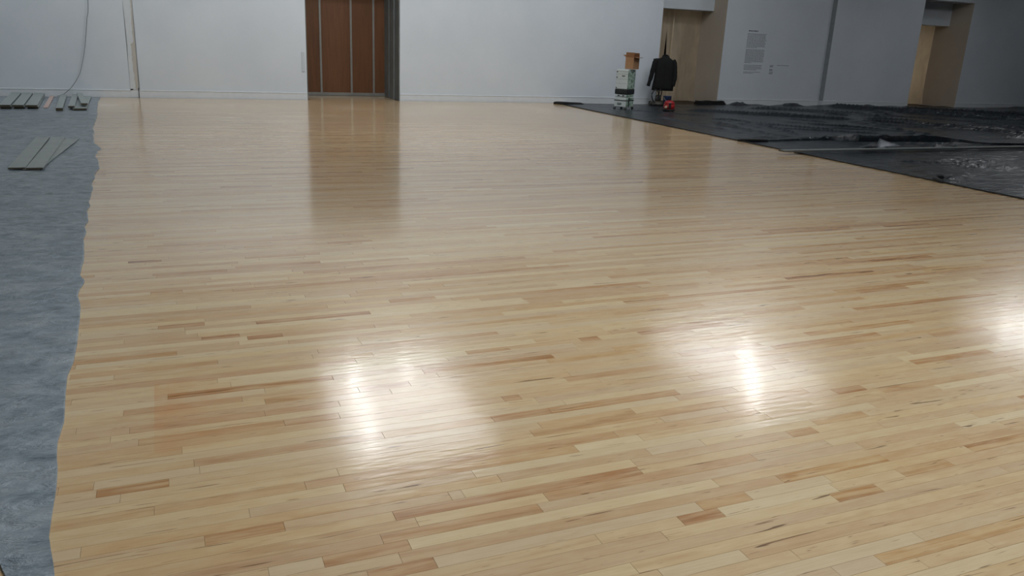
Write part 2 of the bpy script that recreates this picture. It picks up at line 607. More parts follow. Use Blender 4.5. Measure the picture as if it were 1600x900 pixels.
for a, b, c, d, tn in specials:
    x0, y0 = fl(a, b)
    x1, _ = fl(c, d)
    k = int(round((y0 - ROW0) / PITCH_Y - 0.5))
    lst = rows.setdefault(k, [])
    if all(x1 < p[0] or x0 > p[1] for p in lst) and x1 > x0:
        lst.append((x0, x1, tn))
planks = []   # x0, x1, row, tone, seed
k0, k1 = int((0.55 - ROW0) / PITCH_Y), int((BY - ROW0) / PITCH_Y)
for k in range(k0, k1):
    y = ROW0 + (k + 0.5) * PITCH_Y
    if y + 0.03 > WY - 0.02 and y - 0.03 < WY + 0.0:
        pass
    xa, xb = (-1.75, 9.35) if y < WY - 0.03 else door_x
    if y < 4.6: xa = -5.9
    if y >= WY - 0.03: xa, xb = door_x[0] + 0.05, door_x[1] - 0.05
    fixed = sorted(p for p in rows.get(k, []) if p[0] > xa and p[1] < xb)
    segs = []
    cur = xa
    for p in fixed + [(xb, xb, None)]:
        if 0 < p[0] - cur < 0.16:
            if segs and p[2] is not None and cur > xa:
                segs[-1] = (segs[-1][0], p[0], segs[-1][2])
                cur = p[0]
        while p[0] - cur > 0.012:
            L = random.choice((random.uniform(0.3, 0.9), random.uniform(0.8, 1.6), random.uniform(1.2, 2.3)))
            if cur == xa: L = max(0.2, L * random.random())
            if p[0] - cur - L < 0.22: L = p[0] - cur
            r = random.random()
            tn = min(1, max(0, random.gauss(0.28, 0.075)))
            if r < 0.12: tn = random.uniform(0.02, 0.14)
            elif r > 0.965: tn = random.uniform(0.62, 0.78)
            elif r > 0.84: tn = random.uniform(0.42, 0.6)
            segs.append((cur, cur + L, tn))
            cur += L
        if p[2] is not None:
            segs.append(p)
            cur = p[1]
    for a, b, tn in segs:
        planks.append((a, b, k, tn, random.random()))


def clipped_area(x0, x1, y0, y1):
    P = []
    for x, y in ((x0, y0), (x1, y0), (x1, y1), (x0, y1)):
        P.append(proj(x, y))
    for ax, lim, sgn in ((0, 0, 1), (0, 1600, -1), (1, 0, 1), (1, 900, -1)):
        out = []
        for i in range(len(P)):
            a, b = P[i - 1], P[i]
            ia, ib = (a[ax] - lim) * sgn >= 0, (b[ax] - lim) * sgn >= 0
            if ia != ib:
                t = (lim - a[ax]) / (b[ax] - a[ax])
                out.append((a[0] + t * (b[0] - a[0]), a[1] + t * (b[1] - a[1])))
            if ib: out.append(b)
        P = out
        if len(P) < 3: return 0.0
    return abs(sum(P[i - 1][0] * P[i][1] - P[i][0] * P[i - 1][1] for i in range(len(P)))) / 2


EDGE_PTS = [(19.3, -1.18), (17.56, -1.15), (14.97, -1.01), (13.35, -0.97), (11.58, -0.84), (11.2, -0.76), (11.05, -0.73), (10.9, -0.78), (10.47, -0.76), (9.6, -0.68),
            (9.33, -0.69), (8.76, -0.69), (7.66, -0.65), (6.91, -0.62), (6.19, -0.59), (5.45, -0.55), (5.3, -0.52), (5.15, -0.54), (4.8, -0.51),
            (4.37, -0.48), (3.97, -0.47), (3.8, -0.485), (3.61, -0.48), (3.32, -0.46), (3.15, -0.465), (2.95, -0.44), (2.73, -0.43), (2.5, -0.42),
            (2.34, -0.392), (2.2, -0.375), (1.9, -0.36)]
EDGE_PTS.sort()
eY = np.array([p[0] for p in EDGE_PTS])
eX = np.array([p[1] for p in EDGE_PTS])


def plank_geo(a, b, k, tn, sd):
    y0, y1 = ROW0 + k * PITCH_Y, ROW0 + (k + 1) * PITCH_Y
    g, c = 0.0003, 0.0006
    tilt = (random.random() - 0.5) * 0.00016
    lift = (random.random() - 0.5) * 0.00012
    V = []
    for z, m in ((0.0, g + c), (-0.0007, g), (-0.010, g)):
        for x, y, s in ((a + m, y0 + m, -1), (b - m, y0 + m, -1), (b - m, y1 - m, 1), (a + m, y1 - m, 1)):
            V.append((x, y, z + ((lift + s * tilt) if z > -0.005 else 0)))
    Fc = [(0, 1, 2, 3)]
    for o in (0, 4):
        for i in range(4):
            j = (i + 1) % 4
            Fc.append((o + i, o + 4 + i, o + 4 + j, o + j))
    return V, Fc


def set_attr(me, cols):
    at = me.color_attributes.new('plank', 'FLOAT_COLOR', 'POINT')
    at.data.foreach_set('color', np.array(cols, dtype=np.float32).ravel())


scored = []
for i, (a, b, k, tn, sd) in enumerate(planks):
    y0, y1 = ROW0 + k * PITCH_Y, ROW0 + (k + 1) * PITCH_Y
    ex = float(np.interp((y0 + y1) / 2, eY, eX))
    aa, bb = max(a, ex), min(b, 8.97)
    scored.append((clipped_area(aa, bb, y0, y1) if bb > aa else 0.0, i))
scored.sort(reverse=True)
single = {i for ar, i in scored[:300] if ar > 0}
AV, AF, AC = [], [], []
for i, (a, b, k, tn, sd) in enumerate(planks):
    V, Fc = plank_geo(a, b, k, tn, sd)
    cols = [(tn, sd, (sd * 7.13) % 1.0, 1.0)] * len(V)
    if i in single:
        cx, cy = (a + b) / 2, ROW0 + (k + 0.5) * PITCH_Y
        me = bpy.data.meshes.new('plank')
        me.from_pydata([(x - cx, y - cy, z) for x, y, z in V], [], Fc)
        set_attr(me, cols)
        o = link('plank', me, M['wood'], floor)
        o.location = (cx, cy, 0)
    else:
        n = len(AV)
        AV += V
        AF += [tuple(n + q for q in f) for f in Fc]
        AC += cols
me = bpy.data.meshes.new('plank_strips')
me.from_pydata(AV, [], AF)
set_attr(me, AC)
tag(link('plank_strips', me, M['wood'], floor), kind='stuff')


# ------------------------------------------------------------------ plastic sheets
def ridges(X, Y, lst):
    Z = np.zeros_like(X)
    for x0, y0, x1, y1, w, h in lst:
        dx, dy = x1 - x0, y1 - y0
        L = math.hypot(dx, dy)
        t = ((X - x0) * dx + (Y - y0) * dy) / L / L
        wob = 0.35 * w * np.sin(t * L * 2.3 + x0 * 5)
        d = ((X - x0) * -dy + (Y - y0) * dx) / L + wob
        e = np.clip(np.minimum(t, 1 - t) * L / 0.35, 0, 1)
        Z = np.maximum(Z, h * e * np.exp(-np.abs(d / w) ** 1.5))
    return Z


def sheet(name, X, Y, Z, mat, lip=0.008, parent=None):
    """Grid surface whose outer border turns down to the floor."""
    n, m = X.shape
    V = np.stack([X, Y, Z], -1)
    bot = V.copy()
    bot[..., 2] = 0.0008
    ring = [(0, j) for j in range(m)] + [(i, m - 1) for i in range(1, n)] + [(n - 1, j) for j in range(m - 2, -1, -1)] + [(i, 0) for i in range(n - 2, 0, -1)]
    verts = V.reshape(-1, 3).tolist() + [bot[i, j].tolist() for i, j in ring]
    faces = [(i * m + j, i * m + j + 1, (i + 1) * m + j + 1, (i + 1) * m + j) for i in range(n - 1) for j in range(m - 1)]
    B, R = n * m, len(ring)
    for q in range(R):
        a, b = ring[q], ring[(q + 1) % R]
        faces.append((a[0] * m + a[1], B + q, B + (q + 1) % R, b[0] * m + b[1]))
    me = bpy.data.meshes.new(name)
    me.from_pydata(verts, [], faces)
    o = link(name, me, mat, parent, True)
    return o


# left sheet
ys = [1.95]
while ys[-1] < 18.70:
    ys.append(ys[-1] + 0.012 + 0.0026 * ys[-1])
ys = np.array(ys)
ys[-1] = 18.70
m = 120
right = np.interp(ys, eY, eX) + 0.012 * vnoise(ys * 5, ys * 0, 3) * np.clip(ys / 6, 0.3, 1)
left = np.interp(ys, [1.9, 2.30, 2.42, 2.75, 3.2, 3.8, 5.0], [-0.455, -0.505, -0.548, -0.80, -1.9, -3.7, -5.9])
s = np.linspace(0, 1, m) ** 1.3
X = right[:, None] + (left - right)[:, None] * s[None, :]
Y = np.repeat(ys[:, None], m, 1)
near = np.clip(1 - (Y - 5) / 4, 0, 1)
Z = 0.007 + 0.0060 * fbm(X * 1.4, Y * 4.5 + X * 1.8, 5) * (1 - near) + 0.006 * np.abs(fbm(X * 3, Y * 5, 9)) * near
Z += 0.004 * fbm(X * 0.8, Y * 2.2, 21)
lr = [(-3.7, 12.5, -0.9, 12.05, 0.035, 0.02), (-3.5, 13.2, -1.9, 12.4, 0.05, 0.018), (-3.5, 11.3, -1.55, 11.4, 0.05, 0.02), (-3.0, 13.9, -1.0, 14.4, 0.04, 0.01)]
r2 = random.Random(5)
for _ in range(60):
    y0 = r2.uniform(5, 10.5)
    x0 = r2.uniform(-2.4, -1.0)
    L = r2.uniform(0.4, 1.3)
    lr.append((x0, y0, x0 + L, y0 + L * r2.uniform(0.25, 0.6), r2.uniform(0.015, 0.04), r2.uniform(0.005, 0.014)))
lr = [q for q in lr if not (9.2 < q[1] < 12.0 and q[2] > -1.7 and q[5] < 0.016)]
Z += ridges(X, Y, lr)
flat = ((X > -1.62) & (X < -0.98) & (Y > 9.4) & (Y < 12.02)) | ((X > -3.2) & (X < -1.1) & (Y > 15.6))
Z = np.clip(np.where(flat, np.minimum(Z, 0.011), Z), 0.0025, 0.05)
o = sheet('drop_sheet', X, Y, Z, M['left_sheet'])
tag(o, 'blue-grey plastic drop sheet with wavy edge covering the left strip of floor', 'drop sheet', 'plastic sheets over the floor')

# right sheets
EX = 8.975
rr2 = random.Random(3)


def right_sheet(name, front, back, x1, nx, ny, rl, base, lipf, amp, label):
    xs = EX + (x1 - EX) * np.linspace(0, 1, nx) ** 1.25
    fr = np.interp(xs, [p[0] for p in front], [p[1] for p in front])
    bk = np.interp(xs, [p[0] for p in back], [p[1] for p in back]) if isinstance(back, list) else np.full_like(xs, back)
    t = np.linspace(0, 1, ny) ** 1.2
    Y = fr[None, :] + (bk - fr)[None, :] * t[:, None]
    X = np.repeat(xs[None, :], ny, 0)
    X = X + 0.010 * vnoise(Y * 2.2, Y * 0 + 4, 8) * np.clip(1 - (X - EX) / 0.5, 0, 1)
    Z = base + amp * 0.6 * fbm(X * 1.3 + Y * 1.1, Y * 1.7 - X * 0.7, 31, 3) + amp * np.abs(fbm(X * 0.9 + Y * .5, Y * 3.0 + X * 0.9, 37, 3))
    Z = Z * np.clip((X - EX) / 0.3, 0.35, 1) + ridges(X, Y, rl)
    d = Y - fr[None, :]
    hl = np.interp(X, [p[0] for p in lipf], [p[1] for p in lipf])
    Z = Z + hl * np.exp(-(d / np.maximum(0.02, hl * 1.6)) ** 2)
    if not isinstance(back, list) and back > 18:
        w = np.clip((Y - 18.0) / 0.55, 0, 1)
        Z += w * w * (0.05 + 0.045 * vnoise(X * 2.2, X * 0, 12)) * np.clip((X - 13.9) / 0.5, 0, 1)
    for ax_, ay_, ar_ in ((10.12, 17.2, .38), (11.72, 18.22, .34), (11.84, 17.98, .22), (11.02, 16.62, .26)):
        f_ = np.clip((np.hypot(X - ax_, Y - ay_) - ar_) / 0.15, 0, 1)
        Z = Z * f_ + 0.006 * (1 - f_)
    Z = np.clip(Z, 0.003, 0.3)
    o = sheet(name, X, Y, Z, M['right_sheet'])
    tag(o, label, 'plastic sheet', 'plastic sheets over the floor')
    return o


rl = [(10.43, 14.17, 10.17, 11.5, .05, .025), (11.6, 16.8, 14.9, 14.6, .09, .05), (14.9, 14.6, 17.5, 12.6, .10, .045), (17.3, 18.3, 21.5, 13.6, .16, .085),
      (9.6, 17.2, 11.4, 15.4, .05, .02), (11.5, 14.2, 10.9, 12.0, .05, .025), (12.6, 14.0, 13.9, 12.6, .06, .03), (19.5, 17.8, 25, 14.5, .14, .07),
      (14.0, 17.6, 17.0, 16.2, .08, .04), (20, 14.2, 24, 11.4, .12, .06), (15.5, 13.4, 18.5, 11.2, .08, .04), (10.9, 15.0, 12.6, 12.6, .05, .025)]
rl = [(a_, b_, c_, d_, w_ * 0.6, h_ * 1.5) for a_, b_, c_, d_, w_, h_ in rl]
for _ in range(90):
    x0, y0 = rr2.uniform(9.5, 24), rr2.uniform(11.5, 18)
    L = rr2.uniform(0.5, 2.4)
    a = rr2.choice((rr2.gauss(-0.75, 0.2), rr2.gauss(-0.75, 0.2), rr2.gauss(-1.5, 0.15)))
    s_ = 0.5 + 0.5 * min(1, (x0 - 9.5) / 6)
    rl.append((x0, y0, x0 + L * math.cos(a), y0 + L * math.sin(a), rr2.uniform(.02, .05) * (0.6 + s_), rr2.uniform(.02, .05) * s_ * 1.5))
front1 = [(8.9, 11.35), (9.4, 11.25), (10.2, 11.3), (11.0, 11.33), (11.35, 11.02), (12.6, 11.05), (13.4, 10.9), (14.0, 10.45), (15, 10.35), (18, 10.2), (30, 10.1)]
far_sheet = right_sheet('plastic_sheet', front1, 18.46, 27.0, 300, 170, rl, 0.010,
            [(8.9, .02), (10.8, .025), (11.3, .10), (12.2, .085), (13.1, .10), (13.8, .03), (16, .03), (30, .05)], 0.010,
            'large rumpled black plastic sheet reaching to the foot of the far wall')
rl2 = [(10.35, 10.05, 11.4, 10.6, .10, .06), (12.15, 10.1, 12.7, 10.5, .07, .07), (10.9, 10.9, 15, 10.6, .05, .02)]
mid_sheet = right_sheet('plastic_sheet', [(8.9, 10.04), (12, 10.02), (15, 10.06), (30, 9.9)], [(a_, b_ + 0.04) for a_, b_ in front1], 27.0, 220, 40, rl2, 0.006,
                        [(8.9, .016), (10.3, .02), (10.6, .05), (11.0, .05), (11.3, .02), (12.2, .03), (12.5, .05), (12.8, .02), (30, .03)], 0.004,
                        'narrow black plastic sheet tucked under the big rumpled one, behind the long grey board')
# keep the middle sheet below the far one where they overlap
for v in mid_sheet.data.vertices:
    fy = float(np.interp(v.co.x, [p[0] for p in front1], [p[1] for p in front1]))
    if v.co.y > fy - 0.0:
        v.co.z = min(v.co.z, 0.002)
rl3 = [(8.99, 7.34, 10.25, 7.80, .07, .035), (9.9, 9.0, 11.4, 8.2, .05, .03), (10.6, 8.9, 12.5, 8.9, .05, .03), (11.0, 8.3, 13.5, 7.4, .05, .03)]
for _ in range(40):
    x0, y0 = rr2.uniform(9.6, 14), rr2.uniform(5.0, 9.2)
    L = rr2.uniform(0.4, 1.6)
    a = rr2.gauss(-0.5, 0.35)
    rl3.append((x0, y0, x0 + L * math.cos(a), y0 + L * math.sin(a), rr2.uniform(.015, .04), rr2.uniform(.012, .034)))
near_sheet = right_sheet('plastic_sheet', [(8.9, 2.0), (30, 2.0)], 9.98, 20.0, 200, 200, rl3, 0.007,
                         [(8, .01), (30, .01)], 0.006, 'black plastic sheet nearest the viewer, in front of the long grey board')
for o_ in (far_sheet, mid_sheet, near_sheet):
    pass
# thick black knot of folded edge on the near sheet
bm = bmesh.new()
add_tube(bm, spline([(8.94, 7.22, .012), (8.98, 7.36, .03), (9.10, 7.47, .034), (9.3, 7.52, .02)], 5), [0.012] + [0.03] * 14 + [0.012], 8)
from_bm('fold', bm, M['black_trim'], near_sheet, True)
bm = bmesh.new()
add_tube(bm, spline([(8.93, 11.32, .012), (9.0, 11.24, .03), (9.25, 11.18, .03), (9.5, 11.2, .014)], 5), [0.012] + [0.028] * 14 + [0.010], 8)
from_bm('fold', bm, M['black_trim'], far_sheet, True)
# rolled black edges along the wood
for par, y0, y1 in ((far_sheet, 11.35, 18.2), (mid_sheet, 10.05, 11.3), (near_sheet, 2.1, 9.95)):
    n = int((y1 - y0) / 0.12)
    pts = [(EX - 0.004 + 0.010 * float(vnoise(np.array([y0 + (y1 - y0) * i / n]) * 2.2, np.array([4.0]), 8)[0]), y0 + (y1 - y0) * i / n, 0.010) for i in range(n + 1)]
    bm = bmesh.new()
    add_tube(bm, pts, 0.010, 6)
    from_bm('hem', bm, M['black_trim'], par, True)
# far corner curl of the sheet by the wall
bm = bmesh.new()
add_tube(bm, spline([(8.86, 18.42, .02), (8.95, 18.30, .035), (9.2, 18.22, .03), (9.6, 18.25, .015)], 5), [0.02] + [0.034] * 14 + [0.01], 8)
from_bm('fold', bm, M['black_trim'], far_sheet, True)

# white underside flipped up
bm = bmesh.new()
A, B_, C_ = Vector((10.84, 10.10, 0.19)), Vector((11.26, 10.00, 0.075)), Vector((10.70, 9.96, 0.03))
G = 6
grid = {}
for i in range(G + 1):
    for j in range(G + 1 - i):
        u, v = i / G, j / G
        p = A * (1 - u - v) + B_ * u + C_ * v
        p.y += 0.05 * math.sin(math.pi * u) * (1 - v) + 0.03 * math.sin(math.pi * v)
        grid[i, j] = bm.verts.new(p)
for i in range(G):
    for j in range(G - i):
        bm.faces.new((grid[i, j], grid[i + 1, j], grid[i, j + 1]))
        if (i + 1, j + 1) in grid:
            bm.faces.new((grid[i + 1, j], grid[i + 1, j + 1], grid[i, j + 1]))
bmesh.ops.solidify(bm, geom=bm.faces, thickness=0.002)
fo = from_bm('flap', bm, M['white_under'], mid_sheet, True)
fo['label'] = 'white underside of the sheet turned up in a small triangle'

# folded black pad against the foot of the opening
bm = bmesh.new()
for i in range(4):
    add_box(bm, 13.16 + i * 0.012, 14.10 - i * 0.02, 18.50 + i * 0.01, 18.70, 0.012 + i * 0.025, 0.034 + i * 0.025, 0.008)
bmesh.ops.subdivide_edges(bm, edges=[e for e in bm.edges if e.calc_length() > 0.5], cuts=8)
for v in bm.verts:
    v.co.z += 0.007 * math.sin(v.co.x * 14) * (v.co.z / 0.1)
tag(from_bm('folded_sheet', bm, M['black_trim']), 'flat bundle of folded black plastic against the foot of the wall right of the jacket', 'folded sheet')

# crumpled offcuts of plastic along the wall foot
for i, (x, w, h, lab) in enumerate(((14.45, 0.62, 0.075, 'small crumple of black plastic just right of the flat folded bundle'),
                                    (16.25, 0.70, 0.065, 'small crumple of black plastic below the wall text, near the wall step'))):
    bm = bmesh.new()
    bmesh.ops.create_grid(bm, x_segments=18, y_segments=8, size=0.5)
    for v in bm.verts:
        u, t = v.co.x, v.co.y
        f = max(0, 1 - (2 * u) ** 2) * max(0, 1 - (2 * t) ** 2)
        nz = float(vnoise(np.array([u * 6 + i * 9]), np.array([t * 5]), 4)[0])
        v.co = Vector((x + u * w, 18.42 + t * 0.24, 0.03 + f * (h + 0.03 * nz)))
    bmesh.ops.solidify(bm, geom=bm.faces, thickness=0.004)
    tag(from_bm('crumpled_plastic', bm, M['right_sheet'], None, True), lab, 'crumpled plastic', 'crumpled plastic at the wall foot')


# ------------------------------------------------------------------ boards
def board(front, back, width, z, thick, label, mat=None, group='grey boards on the left drop sheet', core=True):
    fx, fy = front
    bx, by = back
    L = math.hypot(bx - fx, by - fy)
    a = math.atan2(by - fy, bx - fx) - math.pi / 2
    bm = bmesh.new()
    add_box(bm, -width / 2, width / 2, 0, L, 0, thick, 0.0015)
    o = from_bm('board', bm, mat or M['board'])
    if core:
        o.data.materials.append(M['board_core'])
        for p in o.data.polygons:
            if p.normal.y < -0.9: p.material_index = 1
    o.location = (fx, fy, z)
    o.rotation_euler = (0, 0, a)
    tag(o, label, 'board', group)
    return o


zt = 0.0125
for i, (x, w, ln) in enumerate(((-2.455, .165, 'leftmost'), (-2.262, .165, 'middle'), (-2.062, .175, 'rightmost'))):
    sh = -0.174
    board((x + 0.01, 16.06 + 0.03 * i), (x + 0.01 + sh, 18.66), w - 0.01, zt, 0.03,
          'lower grey board under the %s of the three thick boards by the left wall' % ln)
    board((x, 16.03), (x + sh, 18.68), w, zt + 0.032, 0.034,
          '%s grey board on top of the row of three thick boards by the left wall' % ln)
board((-1.875, 16.21), (-2.02, 18.66), .075, zt, 0.012, 'thin pinkish lath lying between the grey boards by the left wall', M['pink_board'], core=False)
board((-1.62, 15.72), (-1.81, 18.6), .105, zt, 0.05, 'single narrow grey board right of the pinkish lath')
board((-1.33, 15.9), (-1.42, 18.5), .21, zt, 0.03, 'wide grey board beneath the two crossed boards, right end of the row')
board((-1.46, 15.98), (-1.60, 18.6), .10, zt + 0.032, 0.03, 'grey board forming the left leg of the crossed pair by the left wall')
board((-1.27, 16.15), (-1.52, 18.5), .10, zt + 0.064, 0.03, 'grey board slanting over the others in the crossed pair by the left wall')
board((-1.428, 9.52), (-1.463, 12.02), .155, zt + 0.012, 0.016, 'left board of the flat pair lying apart on the drop sheet')
board((-1.30, 9.50), (-1.12, 11.98), .15, zt, 0.010, 'thin grey board fanned out under the right one of the flat pair')
board((-1.265, 9.49), (-1.285, 12.0), .155, zt + 0.012, 0.016, 'upper right board of the flat pair lying apart on the drop sheet')
board((8.56, 9.785), (15.2, 9.86), .13, 0.045, 0.022, 'long thin grey board across the black plastic, its end poking over the wood',
      group='long grey board on the black plastic', mat=plain('batten_grey', srgb(98, 102, 100), .6))
# turn the long board: its own length runs along +x already

# ------------------------------------------------------------------ hanging cable, masking strip, wall plate
cab = tube('cable', [(-1.18, 18.70, 4.95), (-1.16, 18.70, 3.4), (-1.21, 18.70, 1.86), (-1.263, 18.70, 1.50), (-1.345, 18.70, 1.01), (-1.425, 18.69, 0.67), (-1.506, 18.68, 0.43),
                     (-1.654, 18.68, 0.206), (-1.80, 18.68, 0.07), (-1.88, 18.67, 0.03), (-1.93, 18.64, 0.022)], 0.006, plain('cable_grey', srgb(120, 126, 130), 0.5))
tag(cab, 'thin grey cable hanging down the left wall to the drop sheet', 'cable')

ms = empty('masking_strip', (-0.51, WY, 0))
tag(ms, 'torn off-white masking strip over a vertical joint in the left wall', 'masking strip')


def ribbon(name, L, R, y, mat, parent):
    bm = bmesh.new()
    q = [[bm.verts.new((float(x), y + t, float(z))) for x, z in P] for P, t in ((L, -.004), (R, -.004), (R, 0), (L, 0))]
    for i in range(len(L) - 1):
        for k in range(4):
            bm.faces.new((q[k][i], q[(k + 1) % 4][i], q[(k + 1) % 4][i + 1], q[k][i + 1]))
    bm.faces.new([c[0] for c in q])
    bm.faces.new([c[-1] for c in q])
    return from_bm(name, bm, mat, parent)


zz = np.concatenate([np.linspace(0.16, 1.9, 44), np.linspace(2.0, 4.9, 20)])
jr = random.Random(2)
Lp, Rp = [], []
for z in zz:
    lx = np.interp(z, [0.16, 0.7, 1.17, 1.9, 4.9], [-0.60, -0.595, -0.585, -0.60, -0.60]) + jr.uniform(-.003, .003)
    rx = np.interp(z, [0.16, 0.6, 1.06, 1.10, 1.25, 1.9, 4.9], [-0.50, -0.515, -0.52, -0.47, -0.475, -0.455, -0.455]) + jr.uniform(-.006, .006)
    Lp.append((lx + 0.51, z))
    Rp.append((rx + 0.51, z))
ribbon('paper_layer', Lp, Rp, -0.004, plain('masking_paper', srgb(208, 213, 216), 0.8, var=0.03), ms)
Rt = [(np.interp(z, [0.16, 1.9, 4.9], [-0.445, -0.43, -0.43]) + 0.51, z) for z in zz]
ribbon('tape_layer', [(p[0] - 0.02, p[1]) for p in Rp], Rt, 0.006, plain('masking_tape', srgb(190, 186, 178), 0.8, var=0.06, scale=5), ms)
bm = bmesh.new()
add_box(bm, 0.055, 0.068, -0.014, 0.0, 0.0, 0.20)  # black strip stands in for the dark of a small gap
from_bm('dark_gap', bm, M['black_trim'], ms)
bm = bmesh.new()
bmesh.ops.create_icosphere(bm, subdivisions=2, radius=0.5)
for v in bm.verts:
    v.co = Vector((-0.067 + v.co.x * 0.06 + v.co.z * 0.02, -0.012 + v.co.y * 0.012, 0.165 + v.co.z * 0.025))
from_bm('torn_bit', bm, M['black_trim'], ms, True)
bm = bmesh.new()
add_box(bm, -0.09, 0.085, -0.004, 0.03, 0.0, 0.155, 0.002)
from_bm('base_patch', bm, M['base'], ms)

bm = bmesh.new()
add_box(bm, -0.035, 0.035, -0.014, 0, 0, 0.42, 0.006, seg=2)
wp = from_bm('wall_plate', bm, plain('pale_plastic', srgb(196, 203, 210), 0.5, var=0.02))
wp.location = (2.89, WY, 0.60)
tag(wp, 'narrow pale plate on the white wall beside the brown door recess', 'wall plate')


# ------------------------------------------------------------------ plastic curtains in the white openings
def curtain(name, x0, x1, y, z1, slit, label, folds, bottom_dip, seed):
    n, mz = 90, 60
    bm = bmesh.new()
    us = np.linspace(0, 1, n)
    zs = np.linspace(0, 1, mz)
    root = empty(name, ((x0 + x1) / 2, y, 0))
    tag(root, label, 'plastic curtain')
    U, Vv = np.meshgrid(us, zs)
    Xg = (U - 0.5) * (x1 - x0)
    Zg = 0.012 + Vv * (z1 - 0.012)
    D = 0.020 * fbm(U * 5 + Vv * 0.8, Vv * 1.6, seed) + 0.012 * fbm(U * 14, Vv * 3, seed + 3)
    for fx, fw, fd in folds:
        D += -fd * np.exp(-((U - fx - 0.04 * np.sin(Vv * 3)) / fw) ** 2) * (1.2 - Vv * 0.6)
    D += -bottom_dip * np.clip(1 - Vv * 5, 0, 1) ** 2 * (0.5 + 0.5 * np.cos((U - 0.1) * 5))
    v = [[None] * n for _ in range(mz)]
    for i in range(mz):
        for j in range(n):
            v[i][j] = bm.verts.new((Xg[i, j], D[i, j], Zg[i, j]))
    for i in range(mz - 1):
        for j in range(n - 1):
            if slit:
                zc = Zg[i, j]
                wz = np.interp(zc, [0.0, 0.9, 1.2, 1.86], [0.0, .035, .030, .004])
                if zc < 1.86 and abs((Xg[i, j] + Xg[i, j + 1]) / 2 - slit) < wz: continue
            bm.faces.new((v[i][j], v[i][j + 1], v[i + 1][j + 1], v[i + 1][j]))
    from_bm('film', bm, M['film'], root, True)
    return root


c1 = curtain('plastic_curtain', *(o1_x[0] + 0.01, o1_x[1] - 0.01), 19.85, 2.6, None,
             'tan translucent plastic curtain closing the wall opening behind the black jacket', [(.30, .03, .05), (.62, .05, .06), (.45, .015, .03)], 0.12, 3)
c2 = curtain('plastic_curtain', *(o2_x[0] + 0.01, o2_x[1] - 0.01), 19.85, 2.6, None,
             'tan translucent plastic curtain closing the narrow opening at the right', [(.12, .04, .10), (.5, .06, .05)], 0.16, 8)
# the dark split that runs up from the jacket, and taped seams
bm = bmesh.new()
va = [bm.verts.new(p) for p in ((-0.27, -0.17, 0.9), (-0.15, -0.17, 0.9), (-0.18, -0.17, 1.25), (-0.22, -0.17, 1.92), (-0.25, -0.17, 1.25))]
bm.faces.new(va)
bmesh.ops.solidify(bm, geom=bm.faces, thickness=0.004)
o = from_bm('split', bm, M['black_trim'], c1)
o['label'] = 'dark split in the plastic'
for par, x, z0, z1 in ((c1, -0.75, 0.1, 2.6), (c1, 0.02, 0.1, 2.6), (c2, -0.45, 0.1, 2.6)):
    bm = bmesh.new()
    add_box(bm, x - 0.012, x + 0.012, -0.10, -0.095, z0, z1)
    from_bm('tape_seam', bm, M['seam'], par)
rb = plain('recess_back', srgb(190, 176, 150), 0.9)
tag(box('trim_8', o1_x[0] - .3, o1_x[1] + .3, 21.0, 21.1, -0.2, ROOM_H, rb), kind='structure')
tag(box('trim_9', o2_x[0] - .3, o2_x[1] + .3, 21.0, 21.1, -0.2, ROOM_H, rb), kind='structure')
for (xa_, xb_), pw in ((o1_x, 2.2), (o2_x, 7.5)):
    # work light of the room beyond the plastic
    l = bpy.data.lights.new('room_beyond_light', 'AREA')
    l.shape = 'RECTANGLE'
    l.size, l.size_y = xb_ - xa_, 2.2
    l.energy = pw
    l.color = (1.0, 0.9, 0.74)
    ol = bpy.data.objects.new('room_beyond_light', l)
    COL.objects.link(ol)
    ol.location = ((xa_ + xb_) / 2, 20.9, 1.2)
    ol.rotation_euler = (math.radians(-90), 0, 0)
# reveals painted a warmer grey
for nm, x, y0, s_ in (('trim_10', o1_x[1], WY, -1), ('trim_11', o2_x[1], WY - STEP, -1), ('trim_12', o1_x[0], WY, 1), ('trim_13', o2_x[0], WY - STEP, 1)):
    tag(box(nm, min(x, x + s_ * 0.006), max(x, x + s_ * 0.006), y0 + 0.004, BY + 0.28, 0, OP_H - 0.002, M['reveal']), kind='structure')

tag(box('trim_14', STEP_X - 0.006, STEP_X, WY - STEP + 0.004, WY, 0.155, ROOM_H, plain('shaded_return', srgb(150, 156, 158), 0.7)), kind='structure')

# ------------------------------------------------------------------ exhibition text on the wall
txt = tag(empty('wall_text', (14.71, WY, 0)), 'grey exhibition text in four paragraphs printed on the white wall', 'wall text')
ink = plain('grey_vinyl_ink', srgb(112, 118, 122), 0.7, var=0.03)
tr = random.Random(9)


def lines(name, parent, x0, x1, ztop, n, pitch, h, last, dx=0.0, wmin=.03, wmax=.09, mat=None):
    bm = bmesh.new()
    for i in range(n):
        z = ztop - i * pitch
        end = x0 + (x1 - x0) * (last if i == n - 1 else tr.uniform(0.93, 1.0))
        x = x0
        while x < end - 0.015:
            w = min(tr.uniform(wmin, wmax), end - x)
            add_box(bm, x, x + w, -0.0012, 0, z - h, z)
            x += w + 0.014
    return from_bm(name, bm, mat or ink, parent)


